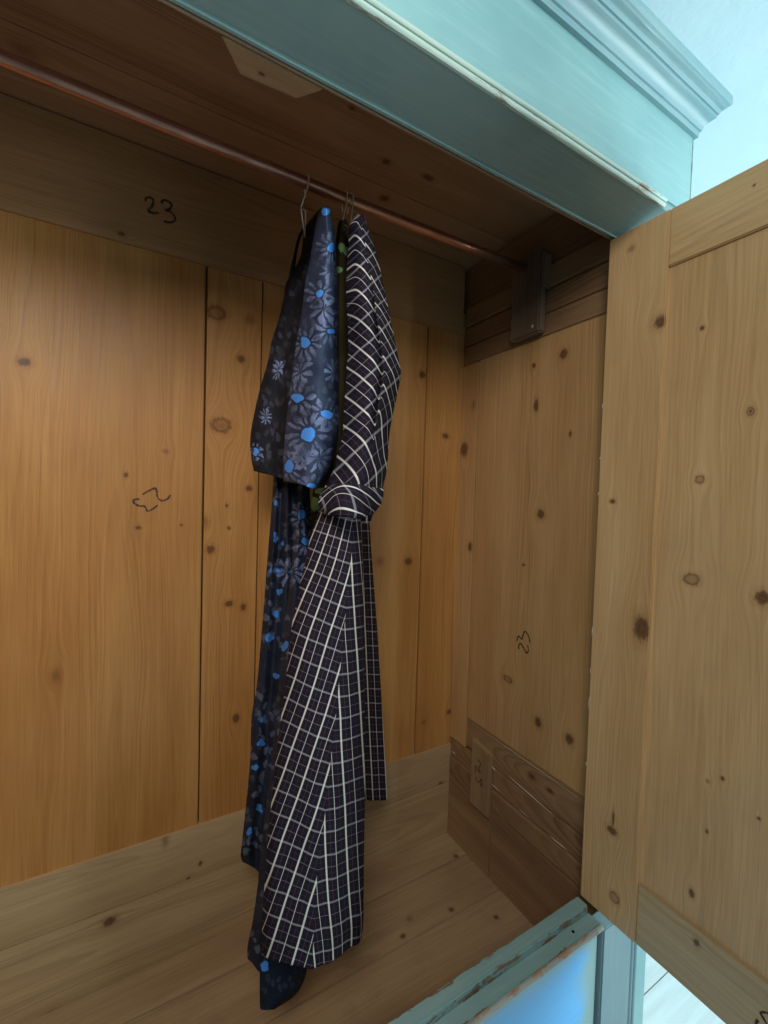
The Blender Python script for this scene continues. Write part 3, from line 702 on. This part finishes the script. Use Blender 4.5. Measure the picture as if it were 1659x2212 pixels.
rise = lambda y: lerp_list([(1100, 0), (1270, 6), (1610, 20), (1900, 40), (2050, 46)], y)
T = [i/22 for i in range(23)]
ys0, ys1 = 1100.0, 2094.0
rows_l, rows_r = [], []
for t in T:
    yS = ys0+(ys1-ys0)*t
    yL = 1098+(2062-1098)*t; yR = 1100+(2030-1100)*t
    vS = lerp_list(NS, yS)
    # left face: L .. seam
    r = []
    for s, Y in ((0, 0.775), (0.12, 0.745), (0.38, 0.722), (0.7, 0.706), (1.0, 0.700)):
        x = lerp_list(XLs, yL)*(1-s)+lerp_list(XSs, yS)*s
        y = yL*(1-s)+yS*s + (0, 2, 5, 4, 0)[[0, 0.12, 0.38, 0.7, 1.0].index(s)]*(1 if t > 0.9 else t)
        vL = lerp_list(NS, yL+lag(yL))
        # rows dip towards the seam: phase along the face, eased so they leave the edge steeply
        e = s**0.9
        U = ul(yL)*(1-s)+us(yS)*s
        r.append((x, y, Y, U, vL*(1-e)+vS*e))
    rows_l.append(r)
    r = []
    for s, Y in ((0.0, 0.7004), (0.35, 0.703), (0.7, 0.718), (0.9, 0.742), (1.0, 0.775)):
        x = lerp_list(XSs, yS)*(1-s)+lerp_list(XRs, yR)*s
        e2 = s**1.4
        y = yS*(1-e2)+yR*e2
        vR = lerp_list(NS, yR+rise(yR))
        U = ups(yS)*(1-s)+upr(yR)*s
        r.append((x, y, Y, U, vS*(1-e2)+vR*e2))
    rows_r.append(r)
cloth('skirt', rows_l, 64, 200, 0.16, PLAID, plaid_dress, wr=0.0075, wf=(19, 2.2), fat=0.8, seed=7)
cloth('skirt', rows_r, 40, 200, 0.16, PLAID, plaid_dress, wr=0.0035, wf=(22, 3), fat=0.8, seed=8)
# far side of the skirt, seen past the near side
rows = []
FR = [(1100, 797), (1175, 801), (1268, 808), (1360, 815), (1476, 822), (1532, 825.5), (1629, 831.5), (1698, 836), (1731, 838)]
for t in [i/12 for i in range(13)]:
    y = 1100+(1730-1100)*t; xr = lerp_list(FR, y); r = []
    for s, Y in ((0, 0.80), (0.3, 0.895), (0.6, 0.960), (0.85, 0.985), (1.0, 1.01)):
        x = 766+(xr-766)*s
        r.append((x, y-(2 if s == 1 and t == 1 else 0), Y, 0.5*(x-lerp_list([(1100, 778), (1550, 797), (1730, 806)], y))/15.0, (y-1550)/31.0))
    rows.append(r)
cloth('skirt_back', rows, 36, 110, 0.05, PLAID, plaid_dress, wr=0.004, wf=(20, 4), seed=9)

# --- navy cloth printed with daisies
def floral(name, flowers, base=((0.006, 0.007, 0.014), (0.016, 0.019, 0.034)), dim=1.0, rough=0.72, streak=0.0, jig_=0.010, core_=1.0):
    k = NT(name)
    uv = k.uv(); u, v, _ = k.sep(uv)
    n1 = k.noise(k.vm('MULTIPLY', uv, (14, 14, 1)), 1.0, 3.0, 0.6)
    n2 = k.noise(uv, 70.0, 2.0, 0.5)
    n3 = k.noise(k.vm('ADD', uv, (4.1, 2.2, 0)), 70.0, 2.0, 0.5)
    jig = k.xyz(k.m('MULTIPLY_ADD', n2, jig_, -jig_/2), k.m('MULTIPLY_ADD', n3, jig_, -jig_/2))
    n4 = k.noise(k.vm('ADD', uv, (1.7, 8.2, 0)), 30.0, 1.0); n5 = k.noise(k.vm('ADD', uv, (6.7, 3.2, 0)), 30.0, 1.0)
    jig = k.vm('ADD', jig, k.xyz(k.m('MULTIPLY_ADD', n4, 0.020, -0.010), k.m('MULTIPLY_ADD', n5, 0.020, -0.010)))
    puv = k.vm('ADD', uv, jig)
    col = k.mix(k.mr(n1, 0.3, 0.7), base[0], base[1])
    if streak:
        st = k.noise(k.vm('MULTIPLY', uv, (75, 34, 1)), 1.0, 4.0, 0.65)
        col = k.mix(k.m('MULTIPLY', k.mr(st, 0.5, 0.72), streak), col, (0.060, 0.046, 0.044))
    # faded background petals
    vo = k.new('ShaderNodeTexVoronoi'); vo.voronoi_dimensions = '2D'; vo.inputs['Scale'].default_value = 46
    k.t.links.new(k.vm('MULTIPLY', puv, (1.35, 0.8, 1)), vo.inputs['Vector'])
    pet = k.m('MULTIPLY', k.mr(vo.outputs['Distance'], 0.22, 0.36, 1.0, 0.0), k.mr(k.noise(uv, 13.0, 2.0), 0.42, 0.58))
    col = k.mix(k.m('MULTIPLY', pet, 0.42*dim), col, (0.100, 0.112, 0.165))
    petals = None; cores = None
    for (cx, cy, rc, rp, rot, npet, squash) in flowers:
        q = k.vm('MULTIPLY', k.vm('SUBTRACT', puv, (cx/1000, cy/1000, 0)), (squash*1000, 1000, 1))
        qx, qy, _ = k.sep(q)
        d = k.vm('LENGTH', q)
        c = k.mr(d, rc*0.90, rc*1.04, 1.0, 0.0)
        cores = c if cores is None else k.m('MAXIMUM', cores, c)
        if rp:
            ang = k.m('ARCTAN2', qy, qx)
            sn = k.m('SINE', k.m('MULTIPLY_ADD', ang, npet/2.0, rot))
            s2 = k.m('MULTIPLY', sn, sn)
            mid, half = (rp+rc*1.25)/2, (rp-rc*1.25)/2
            rr = k.m('DIVIDE', k.m('SUBTRACT', d, mid), half)
            th = k.m('MULTIPLY_ADD', k.m('MULTIPLY', rr, rr), 0.72, 0.26)
            pm = k.mr(k.m('SUBTRACT', s2, th), -0.04, 0.26)
            petals = pm if petals is None else k.m('MAXIMUM', petals, pm)
    if petals is not None:
        pc = k.mix(n1, (0.125, 0.145, 0.280), (0.200, 0.255, 0.420))
        col = k.mix(k.m('MULTIPLY', petals, k.mr(k.noise(uv, 34.0, 3.0, 0.6), 0.32, 0.66, 0.10, 1.0)), col, pc)
    if cores is not None:
        col = k.mix(cores, col, k.mix(n1, (0.060*core_, 0.250*core_, 0.74*core_), (0.095*core_, 0.340*core_, 0.90*core_)))
    return k.finish(col, rough, k.bump(k.m('ADD', n1, k.m('MULTIPLY', k.noise(uv, 420, 2.0), 0.15)), 0.25, 0.0015), 0.25)

fl_near = [(666, 938, 15, 52, 0.3, 13, 1.0), (640, 857, 11, 44, 1.1, 11, 1.0), (707, 894, 10, 36, 0.6, 11, 1.0), (690, 636, 9, 34, 0.2, 10, 1.0), (713, 537, 10, 40, 0.9, 11, 1.3), (660, 743, 13, 42, 0.4, 11, 1.3),
           (714, 718, 7, 34, 0.1, 10, 1.0), (623, 1007, 11, 36, 1.4, 11, 1.0), (670, 1056, 9, 34, 0.0, 11, 1.0), (704, 455, 9, 0, 0, 9, 1.0), (700, 668, 0.1, 36, 0.9, 8, 1.1), (648, 800, 0.1, 32, 0.5, 8, 1.0), (650, 985, 0.1, 30, 0.2, 8, 1.0), (690, 990, 0.1, 34, 1.2, 9, 1.0), (716, 590, 0.1, 30, 0.6, 9, 1.2), (722, 800, 0.1, 30, 0.2, 9, 1.3)]
fl_far = [(552, 978, 8, 22, 0.3, 9, 1.3), (575, 900, 1, 20, 0.2, 9, 1.3), (600, 800, 1, 24, 0.4, 9, 1.5)]
fl_skirt = [(595, 1085, 6, 0, 0, 9, 1), (653, 1113, 9, 30, 0.4, 10, 1), (594, 1162, 8, 0, 0, 9, 1.5), (612.6, 1173, 6, 0, 0, 9, 1.6), (660, 1170, 7, 34, 0.8, 10, 1.0), (583.7, 1231, 6, 0, 0, 9, 1.3), (602, 1233, 6, 0, 0, 9, 1.0),
            (628, 1235, 5, 36, 0.2, 10, 1.0), (603, 1277, 8, 0, 0.3, 9, 1.0), (596, 1326, 9, 0, 0.9, 9, 1.0), (582, 1376, 9, 0, 0.1, 9, 1.0), (617, 1395, 10, 0, 0.3, 9, 1.3), (595, 1460, 8, 0, 0.7, 9, 1.4), (563, 1559, 6, 0, 0, 9, 1.2),
            (563, 1607, 9, 0, 0.2, 9, 1.0), (549, 1658, 6, 0, 0.2, 9, 1.0), (561, 1749, 8, 0, 0.5, 9, 1.0), (538, 1798, 8, 0, 0.8, 9, 1.3)]
fl_skirt.append((572, 2091, 11, 0, 0, 9, 1.0))
fl_fold = [(572, 2091, 11, 0, 0, 9, 1.0)]
B_NEAR = floral('daisy_print_sleeve', fl_near, base=((0.013, 0.019, 0.042), (0.034, 0.052, 0.100)), rough=0.66)  # brighter, bluer base paints in the light on the near sleeve
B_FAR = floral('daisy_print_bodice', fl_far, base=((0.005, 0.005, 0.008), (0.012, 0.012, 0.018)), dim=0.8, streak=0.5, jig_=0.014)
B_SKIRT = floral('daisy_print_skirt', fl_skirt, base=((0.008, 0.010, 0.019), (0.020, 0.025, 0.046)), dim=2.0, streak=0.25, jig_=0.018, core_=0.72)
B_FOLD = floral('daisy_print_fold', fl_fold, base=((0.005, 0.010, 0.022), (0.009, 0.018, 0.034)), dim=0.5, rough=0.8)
blue_dress = empty('floral_dress', (0.26, 0.85, ZF+0.27), 'navy dress printed with grey daisies that have bright blue centres, leftmost on the rail', 'dress')

def pxrow(y, pts): return [(x, y+dy, Y, x/1000.0, (y+dy)/1000.0) for x, Y, dy in pts]
NR = [(446, 699, 710), (452, 692, 712), (477, 684, 718), (509, 678, 725), (569, 668, 726.5), (615, 659, 730), (685, 650, 731), (754, 638, 728), (791, 634, 730.5), (838, 628, 731), (907, 619, 732), (960, 614, 728), (1000, 612, 712), (1040, 612, 690)]
rows = []
for y, xl, xr in NR:
    w_ = xr-xl
    rows.append(pxrow(y, ((xl, 0.800, 0), (xl+w_*0.22, 0.735, 1), (xl+w_*0.5, 0.690, 6 if y > 990 else 0), (xl+w_*0.78, 0.690, 14 if y > 990 else 0), (xr, 0.760, 10 if y > 990 else 0))))
cloth('sleeve', rows, 60, 130, 0.10, B_NEAR, blue_dress, wr=0.0055, wf=(22, 5), seed=21)
FRW = [(450, 692, 702), (462, 681, 701), (475, 670, 699), (488, 662, 698), (515, 655, 694), (560, 647, 690), (611, 618, 684), (643, 613, 676), (697, 600, 668), (731, 588, 662), (787, 577, 656), (833, 563, 650), (884, 551, 644), (942, 541, 640), (985, 542, 640), (1017, 548, 640)]
rows = []
for y, xl, xr in FRW:
    w_ = xr-xl
    rows.append(pxrow(y, ((xl, 0.985, 0), (xl+w_*0.14, 0.962, 3), (xl+w_*0.30, 0.950, 6), (xl+w_*0.48, 0.938, 11), (xl+w_*0.66, 0.915, 16), (xl+w_*0.84, 0.860, 22), (xr, 0.840, 27))) if y > 960 else
                pxrow(y, ((xl, 0.985, 0), (xl+w_*0.14, 0.962, 0), (xl+w_*0.30, 0.950, 0), (xl+w_*0.48, 0.938, 0), (xl+w_*0.66, 0.915, 0), (xl+w_*0.84, 0.860, 0), (xr, 0.840, 0))))
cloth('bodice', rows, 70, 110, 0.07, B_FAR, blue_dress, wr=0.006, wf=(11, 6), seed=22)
SKL = [(1020, 592, 668), (1092, 587, 671), (1164, 581, 680), (1233, 575.6, 690), (1326, 568.7, 690), (1407, 561.7, 690), (1488, 553.6, 690), (1548, 543.5, 690), (1629, 541, 690), (1687, 536.5, 690), (1768, 528.4, 680), (1835, 521, 670), (1850, 520, 668), (1862, 524, 668)]
rows = []
for y, xl, xr in SKL:
    w_ = xr-xl; e = 1.0 if y > 1840 else 0.0
    rows.append(pxrow(y, ((xl, 1.010, 0), (xl+w_*0.10, 0.985, 8*e), (xl+w_*0.24, 0.992, 22*e), (xl+w_*0.38, 0.955, 26*e), (xl+w_*0.55, 0.965, 28*e), (xl+w_*0.75, 0.930, 30*e), (xr, 0.925, 30*e))))
cloth('skirt_back', rows, 60, 170, 0.06, B_SKIRT, blue_dress, wr=0.007, wf=(26, 3.5), seed=23)
rows = []
for y, xl, xr in ((1090, 640, 668), (1200, 632, 676), (1400, 610, 690), (1600, 590, 690), (1800, 568, 685), (1886, 558.5, 680), (1911, 557, 678), (2004, 543.5, 672), (2039, 535.5, 668), (2060, 534, 666), (2072, 535, 664)):
    w_ = xr-xl; e = 1.0 if y > 2050 else 0.0
    rows.append(pxrow(y, ((xl, 0.862, 0), (xl+w_*0.08, 0.838, 8*e), (xl+w_*0.22, 0.818, 27*e), (xl+w_*0.45, 0.822, 24*e), (xl+w_*0.7, 0.828, 20*e), (xr, 0.850, 14*e))))
cloth('skirt_front', rows, 50, 150, 0.09, B_SKIRT, blue_dress, wr=0.004, wf=(26, 4), seed=24)
rows = []
for y, xl, xr in ((1700, 590, 680), (1900, 572, 674), (2040, 562, 668), (2088, 561, 664), (2120, 561, 657), (2150, 561, 640), (2172, 561.5, 612), (2180, 563, 596)):
    w_ = xr-xl
    rows.append(pxrow(y, ((xl, 0.802, 0), (xl+w_*0.2, 0.786, 1), (xl+w_*0.5, 0.780, 0), (xl+w_*0.8, 0.786, -1), (xr, 0.812, -3))))
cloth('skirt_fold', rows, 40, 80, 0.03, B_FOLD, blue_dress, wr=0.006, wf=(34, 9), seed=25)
# loose shoulder strap
k = NT('black_strap_cloth'); STRAP = k.finish((0.006, 0.007, 0.010), 0.8, None, 0.2)
sp = [on(x, y, 1, Y) for x, y, Y in ((662, 488, 0.93), (651, 503, 0.95), (643, 525, 0.965), (637, 555, 0.975), (631, 590, 0.975), (629, 612, 0.97))]
sp = [Vector(c) for c in curve([tuple(q_) for q_ in sp], 30)]
tube('strap', sp, [0.0032+0.0045*max(0, (i-16)/14) for i in range(30)], STRAP, blue_dress, 10)

# --- green leaf print, between the two
k = NT('olive_leaf_print')
uv = k.uv(); nn = k.noise(uv, 60.0, 2.0)
col = k.mix(k.noise(uv, 20.0, 2.0), (0.030, 0.024, 0.010), (0.075, 0.060, 0.024))
lm = None
for cx, cy, rx, ry in ((738, 533, 7, 11), (749, 544, 6, 9), (731, 583, 9, 7), (694, 1061, 14, 7), (680, 1088, 14, 16), (690, 1122, 6, 12)):
    q = k.vm('DIVIDE', k.vm('SUBTRACT', uv, (cx/1000, cy/1000, 0)), (rx/1000, ry/1000, 1))
    a = k.mr(k.m('ADD', k.vm('LENGTH', q), k.m('MULTIPLY_ADD', nn, 1.1, -0.55)), 0.9, 1.05, 1.0, 0.0)
    lm = a if lm is None else k.m('MAXIMUM', lm, a)
col = k.mix(lm, col, k.mix(nn, (0.20, 0.52, 0.16), (0.36, 0.66, 0.28)))
GREEN = k.finish(col, 0.8, k.bump(nn, 0.2, 0.001), 0.2)
green = empty('leaf_print_garment', (0.37, 0.86, -0.25), 'olive garment with pale green leaf print, mostly hidden between the navy and plaid dresses', 'garment')
rows = []
for y, xl, xr in ((474, 735, 748), (490, 729, 753), (540, 724, 757), (620, 722, 760), (760, 720, 765), (900, 718, 760), (1020, 690, 760), (1060, 676, 755), (1110, 672, 740), (1200, 668, 730)):
    w_ = xr-xl
    rows.append(pxrow(y, ((xl, 0.875, 0), (xl+w_*0.3, 0.845, 0), (xl+w_*0.7, 0.85, 0), (xr, 0.88, 0))))
cloth('garment_body', rows, 24, 90, 0.06, GREEN, green, wr=0.004, wf=(30, 6), seed=31)

# ------------------------------------------------------------------ wire hangers
k = NT('hanger_wire'); WIRE = k.finish((0.85, 0.78, 0.64), 0.35, None, 0.5, Metallic=0.55)
def hanger(hx, lean, label, top):
    h = empty('wire_hanger', (hx, YR, ZR), label, 'hanger', 'wire hangers on the copper rail')
    R = 0.0128
    pts = [Vector((hx+lean*0.4, YR+0.016, ZR-0.022))]
    for a_ in range(-20, 205, 15):
        t = math.radians(a_)
        pts.append(Vector((hx, YR+R*math.cos(t), ZR-0.002+R*math.sin(t))))
    pts += [Vector((hx-lean*0.2, YR-0.0128, ZR-0.020)), Vector((hx-lean, YR-0.009, ZR-0.050)), Vector((hx-lean*1.1, YR-0.002, ZR-0.058))]
    tube('hook', [Vector(c) for c in curve([tuple(q_) for q_ in pts], 60)], 0.0015, WIRE, h, 8)
    a_ = Vector((hx-lean*1.1, YR-0.002, ZR-0.058)); u_ = Vector((0.33, 0.944, 0))
    n_ = a_ - u_*0.045 + Vector((0.010, 0, -0.030)); f_ = a_ + u_*0.045 + Vector((0.010, 0, -0.030))
    tube('shoulder_wire', [a_, n_, f_, a_ + Vector((0, 0, -0.001))], 0.0013, WIRE, h, 8)
    return h
hanger(0.3005, 0.010, 'wire hanger hook over the copper rail above the navy daisy dress', 0)
hanger(0.3855, 0.006, 'wire hanger hook over the copper rail holding the olive leaf print garment', 0)
hanger(0.3990, 0.002, 'wire hanger hook over the copper rail above the plaid dress, nearest the bracket', 0)

# ------------------------------------------------------------------ the room
def struct(o): o['kind'] = 'structure'; return o
k = NT('pale_wall_paint')
tc = k.new('ShaderNodeTexCoord').outputs['Object']
WALL = k.finish(k.mix(k.noise(tc, 1.5, 3.0), (0.63, 0.78, 0.82), (0.69, 0.83, 0.86)), 0.7, k.bump(k.m('ADD', k.noise(tc, 60, 4.0), k.m('MULTIPLY', k.noise(tc, 7, 3.0), 4.0)), 0.4, 0.003), 0.3)
def sheet(name, vs_, mat):
    bm = bmesh.new(); bm.faces.new([bm.verts.new(v_) for v_ in vs_])
    return struct(bm_obj(name, bm, mat))
sheet('room_ceiling', [(-3, -3, 1.20), (4, -3, 1.20), (4, 1.36, 1.20), (-3, 1.36, 1.20)], WALL)
sheet('room_wall', [(-3, 1.36, -1.46), (4, 1.36, -1.46), (4, 1.36, 1.20), (-3, 1.36, 1.20)], WALL)
sheet('room_wall', [(4, -3, -1.46), (4, 1.36, -1.46), (4, 1.36, 1.20), (4, -3, 1.20)], WALL)
k = NT('whitewashed_floor')
uv = k.uv(); u, v, _ = k.sep(uv)
g1 = k.noise(k.xyz(k.m('MULTIPLY', u, 40.0), k.m('MULTIPLY', v, 2.5)), 1.0, 4.0, 0.6)
g2 = k.noise(uv, 9.0, 5.0, 0.7)
colf = k.mix(k.mr(g1, 0.35, 0.7), (0.80, 0.82, 0.80), (0.70, 0.71, 0.68))
colf = k.mix(k.m('MULTIPLY', k.mr(g2, 0.66, 0.74), 0.5), colf, (0.30, 0.29, 0.28))
FLOOR = k.finish(colf, 0.45, k.bump(g1, 0.2, 0.001), 0.4)
k = NT('dark_floor_gap'); GAP = k.finish((0.05, 0.05, 0.05), 0.9)
rf = sheet('room_floor', [(-3, -3, -1.46), (4, -3, -1.46), (4, 1.36, -1.46), (-3, 1.36, -1.46)], GAP)
ROOT[rf.name] = Vector((0, 0, 0))
y = -2.9 + 0.018
edges = [0.6765 + 0.17*i for i in range(-21, 5)]
for a_, b_ in zip(edges[:-1], edges[1:]):
    b2 = min(b_, 1.358)
    board('floorboard', (-2.9, 3.98), (a_+0.0016, b2-0.0016), (-1.4592, -1.4500), FLOOR, rf, g=0, bev=0.001)
